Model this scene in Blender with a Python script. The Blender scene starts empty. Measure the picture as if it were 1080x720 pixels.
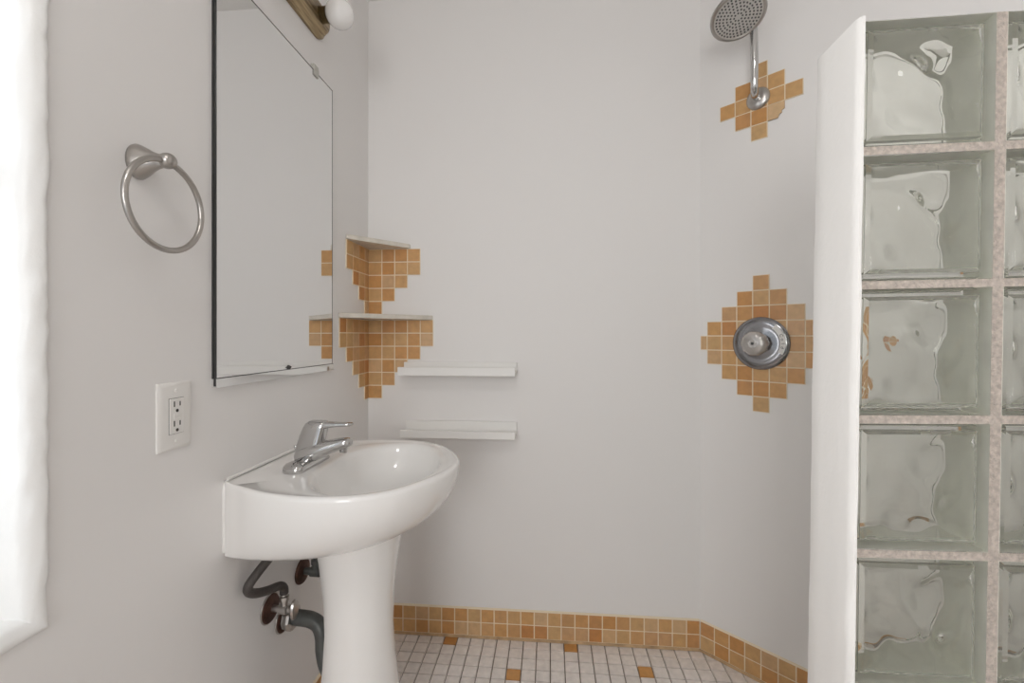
import bpy, bmesh, math, random
from mathutils import Vector, Matrix, noise
random.seed(7)
C = bpy.context.scene.collection
SC = bpy.context.scene
PI = math.pi
V = Vector

# ------------------------------------------------------------------ camera, sky, light, exposure
P = 0.051                       # floor tile pitch
CAM = V((0.718, 0.0, 1.169))
D = 1.707                       # back wall
CEIL = 2.496
XR = 2.02                       # right wall
YB = -1.5                       # wall behind the camera
DIAG = math.radians(42)
CRN = V((1.276, D, 0))
cam = bpy.data.cameras.new('camera')
co = bpy.data.objects.new('camera', cam); C.objects.link(co)
co.location = CAM
co.rotation_euler = (PI/2, 0, 0.0849)
cam.sensor_width = 36.0
cam.lens = 468/1080*36
cam.shift_y = -(360-354)/1080
cam.clip_start = 0.01
SC.camera = co

w = bpy.data.worlds.new('sky'); SC.world = w; w.use_nodes = True
bg = w.node_tree.nodes['Background']
bg.inputs[0].default_value = (0.86, 0.93, 1.0, 1); bg.inputs[1].default_value = 0.9

SC.view_settings.view_transform = 'Standard'
SC.view_settings.look = 'None'
SC.cycles.max_bounces = 28; SC.cycles.transmission_bounces = 24; SC.cycles.diffuse_bounces = 8; SC.cycles.glossy_bounces = 10
SC.view_settings.gamma = 1
SC.view_settings.use_curve_mapping = False
SC.view_settings.exposure = 0.14

def area(name, loc, rot, sx, sy, power, col):
    l = bpy.data.lights.new(name, 'AREA'); l.shape = 'RECTANGLE'; l.size = sx; l.size_y = sy
    l.energy = power; l.color = col
    o = bpy.data.objects.new(name, l); C.objects.link(o); o.location = loc; o.rotation_euler = rot
    return o
WIN_Y0, WIN_Y1, WIN_Z0, WIN_Z1 = -0.40, 0.551, 0.776, 2.05
# daylight outside the window, shining in through the pane
area('daylight', (-1.5, (WIN_Y0+WIN_Y1)/2-0.15, 1.35), (0, -PI/2, 0), 1.5, 1.3, 26.0, (1.0, 0.99, 0.98))
# added fill light behind the camera, shining in through an added doorway
area('added_fill_light', (0.40, YB-0.45, 1.50), (PI/2, 0, math.radians(-5)), 0.9, 1.2, 23.0, (1.0, 0.988, 0.974))

# ------------------------------------------------------------------ materials
def mat(name):
    m = bpy.data.materials.new(name); m.use_nodes = True
    nt = m.node_tree; b = nt.nodes['Principled BSDF']
    return m, nt, b
def plain(name, col, rough=0.5, metal=0.0, bump=0.0, scale=60, spec=None, coat=0, var=0.0):
    m, nt, b = mat(name)
    b.inputs['Base Color'].default_value = (*col, 1)
    b.inputs['Roughness'].default_value = rough
    b.inputs['Metallic'].default_value = metal
    if spec is not None: b.inputs['Specular IOR Level'].default_value = spec
    if coat: b.inputs['Coat Weight'].default_value = coat; b.inputs['Coat Roughness'].default_value = 0.03
    tc = nt.nodes.new('ShaderNodeTexCoord')
    if bump:
        n = nt.nodes.new('ShaderNodeTexNoise'); n.inputs['Scale'].default_value = scale; n.inputs['Detail'].default_value = 6
        bp = nt.nodes.new('ShaderNodeBump'); bp.inputs['Strength'].default_value = bump; bp.inputs['Distance'].default_value = 0.004
        nt.links.new(tc.outputs['Object'], n.inputs['Vector'])
        nt.links.new(n.outputs['Fac'], bp.inputs['Height']); nt.links.new(bp.outputs['Normal'], b.inputs['Normal'])
    if var:
        n2 = nt.nodes.new('ShaderNodeTexNoise'); n2.inputs['Scale'].default_value = scale*0.35; n2.inputs['Detail'].default_value = 4
        r = nt.nodes.new('ShaderNodeValToRGB')
        r.color_ramp.elements[0].position = 0.3; r.color_ramp.elements[1].position = 0.7
        r.color_ramp.elements[0].color = (*[c*(1-var) for c in col], 1); r.color_ramp.elements[1].color = (*[min(1, c*(1+var)) for c in col], 1)
        nt.links.new(tc.outputs['Object'], n2.inputs['Vector']); nt.links.new(n2.outputs['Fac'], r.inputs[0])
        nt.links.new(r.outputs[0], b.inputs['Base Color'])
    return m
def tile_mat(name, cols, rough=0.35):
    """glazed tiles, every tile its own shade, with a faint mottling"""
    m, nt, b = mat(name)
    g = nt.nodes.new('ShaderNodeNewGeometry'); r = nt.nodes.new('ShaderNodeValToRGB')
    el = r.color_ramp.elements
    while len(el) < len(cols): el.new(0.5)
    for i, c in enumerate(cols): el[i].position = i/(len(cols)-1); el[i].color = (*c, 1)
    nt.links.new(g.outputs['Random Per Island'], r.inputs[0])
    tc = nt.nodes.new('ShaderNodeTexCoord'); n = nt.nodes.new('ShaderNodeTexNoise')
    n.inputs['Scale'].default_value = 45; n.inputs['Detail'].default_value = 5
    mp = nt.nodes.new('ShaderNodeMapRange'); mp.inputs[1].default_value = 0.25; mp.inputs[2].default_value = 0.75
    mp.inputs[3].default_value = 0.88; mp.inputs[4].default_value = 1.10
    mx = nt.nodes.new('ShaderNodeVectorMath'); mx.operation = 'SCALE'
    nt.links.new(tc.outputs['Object'], n.inputs['Vector']); nt.links.new(n.outputs['Fac'], mp.inputs[0])
    nt.links.new(r.outputs[0], mx.inputs[0]); nt.links.new(mp.outputs[0], mx.inputs['Scale'])
    nt.links.new(mx.outputs[0], b.inputs['Base Color'])
    b.inputs['Roughness'].default_value = rough
    return m
M = {}
M['wall'] = plain('wall_paint', (0.80, 0.786, 0.776), 0.6, bump=0.10, scale=14)
M['ceiling'] = plain('ceiling_paint', (0.80, 0.79, 0.775), 0.7, bump=0.05, scale=30)
M['jamb'] = plain('white_gloss_paint', (0.86, 0.86, 0.85), 0.35, bump=0.35, scale=45)
M['white'] = plain('white_satin_paint', (0.82, 0.81, 0.79), 0.4, bump=0.06, scale=60)
M['plaster'] = plain('painted_rough_plaster', (0.84, 0.83, 0.81), 0.45, bump=0.25, scale=70)
M['orange'] = tile_mat('terracotta_tile', [(0.53, 0.26, 0.085), (0.59, 0.33, 0.13), (0.57, 0.36, 0.17), (0.51, 0.225, 0.07), (0.61, 0.42, 0.24), (0.55, 0.28, 0.095)])
M['floor_orange'] = tile_mat('terracotta_floor_tile', [(0.55, 0.26, 0.08), (0.62, 0.33, 0.11)])
M['floor_white'] = tile_mat('white_floor_tile', [(0.76, 0.71, 0.67), (0.82, 0.77, 0.74), (0.79, 0.74, 0.70)], 0.45)
M['grout'] = plain('pale_grout', (0.80, 0.69, 0.52), 0.8, bump=0.2, scale=200)
M['floor_grout'] = plain('floor_grout', (0.24, 0.20, 0.17), 0.85, bump=0.2, scale=200, var=0.2)
M['caulk'] = plain('brown_caulk', (0.46, 0.31, 0.17), 0.7, bump=0.3, scale=90, var=0.25)
M['mortar'] = plain('sandy_mortar', (0.60, 0.53, 0.475), 0.95, bump=1.0, scale=420, var=0.22)
M['ceramic'] = plain('white_porcelain', (0.84, 0.83, 0.815), 0.12, spec=0.5, coat=0.4)
M['chrome'] = plain('chrome', (0.55, 0.545, 0.54), 0.10, 1.0)
M['chrome_dull'] = plain('worn_chrome', (0.50, 0.48, 0.46), 0.28, 1.0, bump=0.05, scale=120)
M['nickel'] = plain('brushed_nickel', (0.44, 0.415, 0.39), 0.30, 1.0, bump=0.08, scale=150)
M['spray'] = plain('grey_spray_plate', (0.62, 0.61, 0.59), 0.4, 0.5)
M['gunmetal'] = plain('smoky_chrome', (0.28, 0.28, 0.29), 0.16, 1.0)
M['rust'] = plain('rusty_metal', (0.09, 0.045, 0.032), 0.6, 0.5, bump=0.4, scale=120, var=0.5)
M['pipe'] = plain('grey_drain_pipe', (0.10, 0.105, 0.10), 0.45, 0.3, bump=0.1, scale=100, var=0.2)
M['hose'] = plain('braided_hose', (0.10, 0.09, 0.085), 0.4, 0.7, bump=0.6, scale=500)
M['dark'] = plain('dark_edge', (0.03, 0.03, 0.03), 0.4)
M['rubber'] = plain('dark_rubber', (0.10, 0.10, 0.10), 0.6)
M['plastic'] = plain('white_plastic', (0.80, 0.785, 0.76), 0.35)
M['slot'] = plain('socket_slot', (0.04, 0.035, 0.03), 0.6)
M['marble'] = plain('pale_stone', (0.66, 0.62, 0.55), 0.4, bump=0.1, scale=60, var=0.12)
M['bulb'] = plain('white_bulb_glass', (0.86, 0.85, 0.84), 0.12)
M['clip'] = plain('clear_clip_plastic', (0.46, 0.45, 0.41), 0.3)
M['lettering'] = plain('lettering', (0.07, 0.07, 0.09), 0.5)
M['added_doorway'] = plain('added_doorway_paint', (0.78, 0.77, 0.75), 0.4)
M['acrylic'] = plain('clear_grey_acrylic', (0.50, 0.48, 0.46), 0.16, 0.5, bump=0.6, scale=55, var=0.25)
# mirror
m, nt, b = mat('mirror_silver'); b.inputs['Base Color'].default_value = (0.83, 0.832, 0.83, 1); b.inputs['Metallic'].default_value = 1; b.inputs['Roughness'].default_value = 0.0
M['mirror'] = m
# aged brass strip, streaks along its length
m, nt, b = mat('antique_brass')
tc = nt.nodes.new('ShaderNodeTexCoord'); mp = nt.nodes.new('ShaderNodeMapping'); mp.inputs['Scale'].default_value = (60, 4, 60)
n = nt.nodes.new('ShaderNodeTexNoise'); n.inputs['Scale'].default_value = 3; n.inputs['Detail'].default_value = 6
r = nt.nodes.new('ShaderNodeValToRGB'); r.color_ramp.elements[0].color = (0.18, 0.125, 0.07, 1); r.color_ramp.elements[1].color = (0.45, 0.35, 0.21, 1)
r.color_ramp.elements[0].position = 0.3; r.color_ramp.elements[1].position = 0.7
nt.links.new(tc.outputs['Object'], mp.inputs[0]); nt.links.new(mp.outputs[0], n.inputs['Vector']); nt.links.new(n.outputs['Fac'], r.inputs[0]); nt.links.new(r.outputs[0], b.inputs['Base Color'])
b.inputs['Metallic'].default_value = 0.75; b.inputs['Roughness'].default_value = 0.38
M['brass'] = m
M['brass_dark'] = plain('dark_brass', (0.24, 0.18, 0.09), 0.35, 0.9)
# block glass
m, nt, b = mat('block_glass')
b.inputs['Base Color'].default_value = (0.978, 0.99, 0.958, 1); b.inputs['Roughness'].default_value = 0.0
b.inputs['Transmission Weight'].default_value = 1.0; b.inputs['IOR'].default_value = 1.5
M['glass'] = m
M['edge_coat'] = plain('block_edge_coating', (0.95, 0.95, 0.87), 0.8, scale=70, var=0.05)
# thin window pane
m = bpy.data.materials.new('window_pane'); m.use_nodes = True; nt = m.node_tree; nt.nodes.clear()
o_ = nt.nodes.new('ShaderNodeOutputMaterial'); mx = nt.nodes.new('ShaderNodeMixShader'); tr = nt.nodes.new('ShaderNodeBsdfTransparent'); gl = nt.nodes.new('ShaderNodeBsdfGlossy')
gl.inputs['Roughness'].default_value = 0.02; mx.inputs[0].default_value = 0.06
nt.links.new(tr.outputs[0], mx.inputs[1]); nt.links.new(gl.outputs[0], mx.inputs[2]); nt.links.new(mx.outputs[0], o_.inputs[0])
M['pane'] = m
# glowing dome of the added ceiling lamp
m, nt, b = mat('added_lamp_glass'); b.inputs['Base Color'].default_value = (0.9, 0.9, 0.88, 1)
b.inputs['Emission Color'].default_value = (1.0, 0.97, 0.94, 1); b.inputs['Emission Strength'].default_value = 22.0
M['lamp'] = m

# ------------------------------------------------------------------ helpers
ORG = {}
def thing(name, label, cat, loc, group=None):
    o = bpy.data.objects.new(name, None); C.objects.link(o); o.location = loc; o.empty_display_size = 0.03
    o['label'] = label; o['category'] = cat
    if group: o['group'] = group
    ORG[o.name] = V(loc)
    return o
def obj(name, bm, mats, parent=None, smooth=None, label=None, loc=None):
    """link a bmesh given in world coordinates as ONE mesh object"""
    me = bpy.data.meshes.new(name)
    bmesh.ops.recalc_face_normals(bm, faces=bm.faces[:])
    bm.to_mesh(me); bm.free()
    o = bpy.data.objects.new(name, me); C.objects.link(o)
    if parent is not None:
        org = ORG[parent.name]; me.transform(Matrix.Translation(-org)); o.parent = parent; ORG[o.name] = org
    elif loc is not None:
        me.transform(Matrix.Translation(-V(loc))); o.location = loc; ORG[o.name] = V(loc)
    else: ORG[o.name] = V((0, 0, 0))
    if not isinstance(mats, (list, tuple)): mats = [mats]
    for m in mats: me.materials.append(m)
    if smooth is not None:
        for p in me.polygons: p.use_smooth = True
        if smooth < 179: me.set_sharp_from_angle(angle=math.radians(smooth))
    if label: o['label'] = label
    return o
def tag(o, label, cat, group=None):
    o['label'] = label; o['category'] = cat
    if group: o['group'] = group
    return o
def struct(o): o['kind'] = 'structure'; return o
def box(bm, lo, hi, bev=0.0, seg=2, mi=0, fn=None):
    x0, y0, z0 = lo; x1, y1, z1 = hi
    vs = [bm.verts.new(c) for c in [(x0,y0,z0),(x1,y0,z0),(x1,y1,z0),(x0,y1,z0),(x0,y0,z1),(x1,y0,z1),(x1,y1,z1),(x0,y1,z1)]]
    fs = [bm.faces.new([vs[i] for i in q]) for q in [(0,3,2,1),(4,5,6,7),(0,1,5,4),(1,2,6,5),(2,3,7,6),(3,0,4,7)]]
    for f in fs: f.material_index = mi
    allv = vs
    if bev:
        es = list({e for f in fs for e in f.edges})
        r = bmesh.ops.bevel(bm, geom=es, offset=bev, segments=seg, affect='EDGES', profile=0.5, clamp_overlap=True)
        allv = list({v for f in r['faces'] for v in f.verts} | {v for v in vs if v.is_valid})
        for f in r['faces']: f.material_index = mi
    if fn:
        for v in allv: v.co = fn(v.co)
    return allv
def loft(bm, rings, cap0=True, cap1=True, closed=True, mi=0):
    R = [[bm.verts.new(c) for c in r] for r in rings]
    n = len(R[0])
    for a, b_ in zip(R, R[1:]):
        for i in range(n if closed else n-1):
            j = (i+1) % n
            f = bm.faces.new((a[i], a[j], b_[j], b_[i])); f.material_index = mi
    if cap0: bm.faces.new(R[0][::-1]).material_index = mi
    if cap1: bm.faces.new(R[-1]).material_index = mi
    return R
def frame(d):
    d = V(d).normalized(); a = V((0, 0, 1)) if abs(d.z) < 0.9 else V((1, 0, 0))
    u = d.cross(a).normalized(); return u, d.cross(u).normalized(), d
def lathe(bm, o, d, prof, n=32, mi=0, cap0=True, cap1=True, sx=1, sy=1):
    """prof: (radius, distance along d)"""
    u, v, d = frame(d); o = V(o)
    loft(bm, [[o + d*h + u*(sx*r*math.cos(2*PI*k/n)) + v*(sy*r*math.sin(2*PI*k/n)) for k in range(n)] for r, h in prof], cap0, cap1, mi=mi)
def spline(pts, sub=8):
    pts = [V(p) for p in pts]; out = []
    for i in range(len(pts)-1):
        p0 = pts[max(i-1, 0)]; p1 = pts[i]; p2 = pts[i+1]; p3 = pts[min(i+2, len(pts)-1)]
        for k in range(sub):
            t = k/sub
            out.append(0.5*((2*p1) + (p2-p0)*t + (2*p0-5*p1+4*p2-p3)*t*t + (3*p1-p0-3*p2+p3)*t**3))
    out.append(pts[-1]); return out
def tube(bm, pts, rad, n=16, mi=0, cap=True):
    pts = [V(p) for p in pts]
    if not isinstance(rad, (list, tuple)): rad = [rad]*len(pts)
    tans = [(pts[min(i+1, len(pts)-1)] - pts[max(i-1, 0)]).normalized() for i in range(len(pts))]
    u, v, _ = frame(tans[0]); rings = []
    for p, t, r in zip(pts, tans, rad):
        u = (u - t*u.dot(t)).normalized(); v = t.cross(u)
        rings.append([p + u*(r*math.cos(2*PI*k/n)) + v*(r*math.sin(2*PI*k/n)) for k in range(n)])
    loft(bm, rings, cap, cap, mi=mi)
def torus(bm, c, axis, R, r, N=64, n=12):
    u, v, d = frame(axis); c = V(c)
    rings = []
    for k in range(N):
        a = 2*PI*k/N; e = u*math.cos(a) + v*math.sin(a)
        rings.append([c + e*(R + r*math.cos(2*PI*j/n)) + d*(r*math.sin(2*PI*j/n)) for j in range(n)])
    R_ = [[bm.verts.new(q) for q in ring] for ring in rings]
    for i in range(N):
        a = R_[i]; b_ = R_[(i+1) % N]
        for j in range(n): bm.faces.new((a[j], a[(j+1) % n], b_[(j+1) % n], b_[j]))
def sphere(bm, c, r, u=24, v=16, sc=(1, 1, 1), mi=0):
    m_ = Matrix.Translation(c) @ Matrix.Diagonal((r*sc[0], r*sc[1], r*sc[2], 1))
    g = bmesh.ops.create_uvsphere(bm, u_segments=u, v_segments=v, radius=1, matrix=m_)
    for x in g['verts']:
        for f in x.link_faces: f.material_index = mi
def interp(tab, x):
    for (a, p), (b_, q) in zip(tab, tab[1:]):
        if x <= b_: return p + (q-p)*(x-a)/(b_-a)
    return tab[-1][1]
SD = V((math.cos(DIAG), -math.sin(DIAG), 0))       # along the slanted shower wall
ND = V((-math.sin(DIAG), -math.cos(DIAG), 0))      # out of it
def dw(s, d, z): return CRN + SD*s + ND*d + V((0, 0, z))

# ------------------------------------------------------------------ room shell
T = 0.16
bm = bmesh.new(); box(bm, (-T, YB-T, -0.1), (XR+T, D+T, -0.006), mi=0)
# mosaic floor: grout bed, white tiles with a scattering of terracotta ones
orange = {(3, 0), (12, 0), (8, 3), (17, 2)}
X0 = CAM.x - 10.958*P; Y0 = CAM.y + 33.47*P
for a in range(-4, 32):
    for j in range(-1, 63):
        for (oa, oj) in ((3, 0), (8, 3)):
            if j > 3 and (a - oa) % 9 == 0 and (j - oj) % 6 == 0: orange.add((a, j))
def tile(bm, lo, hi, mi, e=0.0013):
    x0, y0, z0 = lo; x1, y1, z1 = hi
    a = [bm.verts.new(c) for c in [(x0,y0,z0),(x1,y0,z0),(x1,y1,z0),(x0,y1,z0)]]
    b_ = [bm.verts.new(c) for c in [(x0+e,y0+e,z1),(x1-e,y0+e,z1),(x1-e,y1-e,z1),(x0+e,y1-e,z1)]]
    bm.faces.new(b_).material_index = mi
    for k in range(4): bm.faces.new((a[k], a[(k+1) % 4], b_[(k+1) % 4], b_[k])).material_index = mi
g = 0.0013
for a in range(-4, 31):
    for j in range(-1, 63):
        x0 = X0 + a*P; y1 = Y0 - j*P; x1 = x0+P; y0 = y1-P
        x0, x1 = max(x0, 0.0), min(x1, XR); y1 = min(y1, D)
        if x1-x0 < 0.01 or y1-y0 < 0.01: continue
        tile(bm, (x0+g, y0+g, -0.007), (x1-g, y1-g, 0.0), 2 if (a, j) in orange else 1)
struct(obj('floor', bm, [M['floor_grout'], M['floor_white'], M['floor_orange']]))
bm = bmesh.new(); box(bm, (-T, YB-T, CEIL), (XR+T, D+T, CEIL+0.1)); struct(obj('ceiling', bm, M['ceiling']))
bm = bmesh.new(); box(bm, (-T, D, 0), (XR+T, D+T, CEIL)); struct(obj('wall_back', bm, M['wall']))
bm = bmesh.new(); box(bm, (XR, YB, 0), (XR+T, D, CEIL)); struct(obj('wall_right', bm, M['wall']))
# slanted wall of the shower: a wedge filling the corner
ye = D - (XR-CRN.x)*math.tan(DIAG)
bm = bmesh.new(); loft(bm, [[(CRN.x, D, z), (XR, ye, z), (XR, D, z)] for z in (0, CEIL)]); struct(obj('wall_diagonal', bm, M['wall']))
# left wall with the window opening
bm = bmesh.new(); a = 0.0235
box(bm, (-T, YB, 0), (0, D, WIN_Z0-a)); box(bm, (-T, YB, WIN_Z1+a), (0, D, CEIL))
box(bm, (-T, YB, WIN_Z0-a), (0, WIN_Y0-a, WIN_Z1+a)); box(bm, (-T, WIN_Y1+a, WIN_Z0-a), (0, D, WIN_Z1+a))
struct(obj('wall_left', bm, M['wall']))
# front wall behind the camera, with a doorway added to let fill light in
DX0, DX1, DZ = 0.09, 0.87, 2.03
bm = bmesh.new()
box(bm, (-T, YB-T, 0), (DX0, YB, CEIL)); box(bm, (DX1, YB-T, 0), (XR+T, YB, CEIL)); box(bm, (DX0, YB-T, DZ), (DX1, YB, CEIL))
struct(obj('wall_front', bm, M['wall']))
bm = bmesh.new()
cw, ct = 0.07, 0.016
for x0, x1, z0, z1 in ((DX0-cw, DX0-0.0005, 0, DZ+cw), (DX1+0.0005, DX1+cw, 0, DZ+cw), (DX0-0.0005, DX1+0.0005, DZ, DZ+cw)): box(bm, (x0, YB+0.0003, z0), (x1, YB+ct, z1), 0.003)
for x0, x1, z0, z1 in ((DX0+0.0003, DX0+0.018, 0, DZ-0.0003), (DX1-0.018, DX1-0.0003, 0, DZ-0.0003), (DX0+0.018, DX1-0.018, DZ-0.018, DZ-0.0003)): box(bm, (x0, YB-T, z0), (x1, YB+0.0003, z1), 0.002)
struct(obj('added_doorway_1', bm, M['added_doorway']))  # casing and lining of the added, unseen doorway

# window: thick white painted reveal with rough rounded lip, sash and pane
bm = bmesh.new()
def reveal_profile(k):       # going out of the wall: from outside (-T) to the rounded lip on the room side
    c_ = [(-0.017 + 0.022*math.sin(math.radians(a_)), 0.022 - 0.022*math.cos(math.radians(a_))) for a_ in range(0, 91, 10)]
    pr = [(-T, 0.0), (-0.10, 0.0), (-0.06, 0.0), (-0.035, 0.0)] + c_ + [(0.0035, 0.0245), (0.0, 0.0255), (-0.004, 0.0233), (-T, 0.0233)]
    return pr
cyw, czw = (WIN_Y0+WIN_Y1)/2, (WIN_Z0+WIN_Z1)/2
per = []
nY, nZ = 40, 70
for k in range(nZ): per.append((WIN_Y1, WIN_Z0 + (WIN_Z1-WIN_Z0)*k/nZ, 1, 0 if k else -1))
for k in range(nY): per.append((WIN_Y1 + (WIN_Y0-WIN_Y1)*k/nY, WIN_Z1, 0 if k else 1, 1))
for k in range(nZ): per.append((WIN_Y0, WIN_Z1 + (WIN_Z0-WIN_Z1)*k/nZ, -1, 0 if k else 1))
for k in range(nY): per.append((WIN_Y0 + (WIN_Y1-WIN_Y0)*k/nY, WIN_Z0, 0 if k else -1, -1))
rings = []
for (y, z, ny, nz) in per:
    ring = []
    for (x, o) in reveal_profile(0):
        p = V((x, y + ny*o, z + nz*o))
        if x > -0.018:
            q = noise.noise_vector(p*38)*0.0034 + noise.noise_vector(p*120)*0.0013
            p += V((q.x if x > -0.002 else 0, q.y, q.z))
        ring.append(p)
    rings.append(ring)
rings.append(rings[0])
loft(bm, rings, False, False)
bmesh.ops.remove_doubles(bm, verts=bm.verts[:], dist=1e-6)
win = struct(obj('window_1', bm, M['jamb'], smooth=50, loc=(-0.08, cyw, WIN_Z0)))
bm = bmesh.new()
xa, xb, fw = -0.15, -0.115, 0.045
y0, y1, z0, z1 = WIN_Y0+0.001, WIN_Y1-0.001, WIN_Z0+0.001, WIN_Z1-0.001
zm = (z0+z1)/2
for lo, hi in (((xa, y0, z0), (xb, y0+fw, z1)), ((xa, y1-fw, z0), (xb, y1, z1)), ((xa, y0+fw, z0), (xb, y1-fw, z0+fw)), ((xa, y0+fw, z1-fw), (xb, y1-fw, z1)), ((xa+0.004, y0+fw, zm-0.02), (xb-0.004, y1-fw, zm+0.02))): box(bm, lo, hi, 0.003)
obj('sash', bm, M['white'], win)
bm = bmesh.new(); box(bm, (-0.136, y0+fw-0.004, z0+fw-0.004), (-0.132, y1-fw+0.004, z1-fw+0.004)); obj('window_pane', bm, M['pane'], win)

# ------------------------------------------------------------------ tiled skirting
def tiles_on(bm, org, a, n, cells, pitch, th=0.006, joint=0.0021, zup=V((0, 0, 1)), clip=None):
    """cells: (s0, z0, s1, z1) rectangles in the plane (a, up); material 0 tile, 1 grout"""
    def place(s, z, d): return org + a*s + zup*z + n*d
    for cell in cells:
        s0, z0, s1, z1 = cell[:4]
        for (e, d0, d1, mi, ch) in ((0, 0.0004, th-0.0012, 1, 0.0), (joint/2, 0.0008, th, 0, 0.0011)):
            jit = V((0, 0, 0))
            A = [bm.verts.new(place(*q, d0)) for q in ((s0+e, z0+e), (s1-e, z0+e), (s1-e, z1-e), (s0+e, z1-e))]
            e2 = e+ch; dj = d1 + (random.uniform(-0.0004, 0.0004) if mi == 0 else 0)
            poly = ((s0+e2, z0+e2), (s1-e2, z0+e2), (s1-e2, z1-e2), (s0+e2, z1-e2))
            Bv = [bm.verts.new(place(*q, dj)) for q in poly]
            bm.faces.new(Bv).material_index = mi
            bm.faces.new(A[::-1]).material_index = mi
            for k in range(4): bm.faces.new((A[k], A[(k+1) % 4], Bv[(k+1) % 4], Bv[k])).material_index = mi
BH = 0.0515
def skirting(name, org, a, n, length, start=0.0):
    bm = bmesh.new(); cells = []
    s = start
    while s < length - 0.004:
        e = min(s+0.0515, length)
        s_ = max(s, 0.0)
        if e - s_ > 0.004:
            for r_ in range(2): cells.append((s_, 0.009+r_*BH, e, 0.009+(r_+1)*BH))
        s += 0.0515
    tiles_on(bm, org, a, n, cells, 0.0515, th=0.008)
    # dirty bead of sealant along the floor
    loft(bm, [[org + a*q + n*0.0004 + V((0, 0, 0.001)), org + a*q + n*0.012 + V((0, 0, 0.001)), org + a*q + n*0.0085 + V((0, 0, 0.009)), org + a*q + n*0.0004 + V((0, 0, 0.0095))] for q in (0.0, length)], mi=2)
    # thin mortar fillet on top of the tiles
    loft(bm, [[org + a*q + n*0.0004 + V((0, 0, 0.112)), org + a*q + n*0.0062 + V((0, 0, 0.112)), org + a*q + n*0.0004 + V((0, 0, 0.1155))] for q in (0.0, length)], mi=1)
    return struct(obj(name, bm, [M['orange'], M['grout'], M['caulk']]))
skirting('baseboard_back', V((0.009, D, 0)), V((1, 0, 0)), V((0, -1, 0)), CRN.x-0.012, -0.02)
skirting('baseboard_diagonal', CRN.copy() + SD*0.004, SD, ND, 0.98)
skirting('baseboard_left', V((0, D, 0)), V((0, -1, 0)), V((1, 0, 0)), D-YB-0.01)

# ------------------------------------------------------------------ stepped tile patches
TP = 0.0515
# corner patches under the two shelves (left wall and back wall meet)
def corner_patch(ztop, counts, label, first=0.043):
    bm = bmesh.new(); cl, cb = [], []
    for r_, n_ in enumerate(counts):
        z1 = ztop - r_*TP; z0 = z1-TP
        for k in range(n_):
            cb.append((0.006+k*TP - (0.004 if k == 0 else 0), z0, 0.006+(k+1)*TP, z1))
            cl.append((max(0.0065, first+(k-1)*TP), z0, first+k*TP, z1))
    tiles_on(bm, V((0, D, 0)), V((1, 0, 0)), V((0, -1, 0)), cb, TP, th=0.005)
    tiles_on(bm, V((0, D, 0)), V((0, -1, 0)), V((1, 0, 0)), cl, TP, th=0.005)
    o = obj('corner_tile_patch', bm, [M['orange'], M['grout']], loc=(0.0, D, ztop - len(counts)*TP))
    return tag(o, label, 'wall tiles')
corner_patch(1.511, [4, 4, 3, 2, 1], 'upper stepped patch of orange wall tiles in the corner, five rows tall')
corner_patch(1.231, [5, 5, 4, 3, 2, 1], 'lower stepped patch of orange wall tiles in the corner, beside the white ledge')
def corner_shelf(z0, ly, lx, label, th=0.016, tilt=0.0):
    bm = bmesh.new()
    def ring(z, e):
        return [V((0.0015, D-0.0015, z)), V((0.0015, D-ly+e, z)), V((0.006+e, D-ly+e*0.4, z)), V((lx-e*0.4, D-0.006-e, z-tilt)), V((lx-e, D-0.0015, z-tilt))]
    loft(bm, [ring(z0, 0.003), ring(z0+0.002, 0.0), ring(z0+th-0.003, 0.0), ring(z0+th, 0.003)])
    return tag(obj('corner_shelf', bm, M['marble'], loc=(0.0, D, z0)), label, 'shelf')
corner_shelf(1.512, 0.196, 0.172, 'smaller upper corner shelf of pale stone above orange tiles')
corner_shelf(1.232, 0.252, 0.262, 'wider lower corner shelf of pale stone between the two orange tile patches')
# diamond patches on the slanted shower wall
def diamond(s0, z0, n_, label, loc, clipmin=0.004):
    bm = bmesh.new(); cells = []
    for r_ in range(-n_, n_+1):
        for c_ in range(-(n_-abs(r_)), n_-abs(r_)+1):
            a_ = s0+(c_-0.5)*TP; b_ = a_+TP
            a_ = max(a_, clipmin)
            if b_-a_ < 0.008: continue
            cells.append((a_, z0+(r_-0.5)*TP, b_, z0+(r_+0.5)*TP))
    tiles_on(bm, CRN.copy(), SD, ND, cells, TP, th=0.005)
    return tag(obj('wall_tile_patch', bm, [M['orange'], M['grout']], loc=loc), label, 'wall tiles')
# chipped corner of the small patch is left off: its lower right tile is cut short
def small_patch():
    bm = bmesh.new(); cells = []
    s0, z0 = 0.203, 1.963; q = 0.0515
    for r_ in range(-2, 3):
        for c_ in range(-2, 3):
            k = abs(c_) if c_ else 0
            if c_ == 0 or (abs(c_) == 1 and abs(r_) <= 1) or (abs(c_) == 2 and r_ == 0):
                if (c_, r_) == (1, -1): continue
                cells.append((s0+(c_-0.5)*q, z0+(r_-0.5)*q, s0+(c_+0.5)*q, z0+(r_+0.5)*q))
    tiles_on(bm, CRN.copy(), SD, ND, cells, q, th=0.005)
    a_, b_, lo, hi = s0+0.5*q+0.0008, s0+1.5*q-0.0008, z0-1.5*q+0.0008, z0-0.5*q-0.0008
    poly = [(a_, lo), (a_+0.030, lo), (a_+0.035, lo+0.012), (a_+0.042, lo+0.014), (a_+0.041, lo+0.022), (b_, lo+0.026), (b_, hi), (a_, hi)]
    for d0, d1, mi in ((0.0004, 0.005, 0), (0.0004, 0.0036, 1)):
        loft(bm, [[dw(s, d, z) for s, z in poly] for d in (d0, d1)], mi=mi)
    return tag(obj('wall_tile_patch', bm, [M['orange'], M['grout']], loc=dw(s0, 0, z0-2.5*q)), 'small diamond patch of orange wall tiles behind the shower arm, lower right tile chipped', 'wall tiles')
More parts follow.
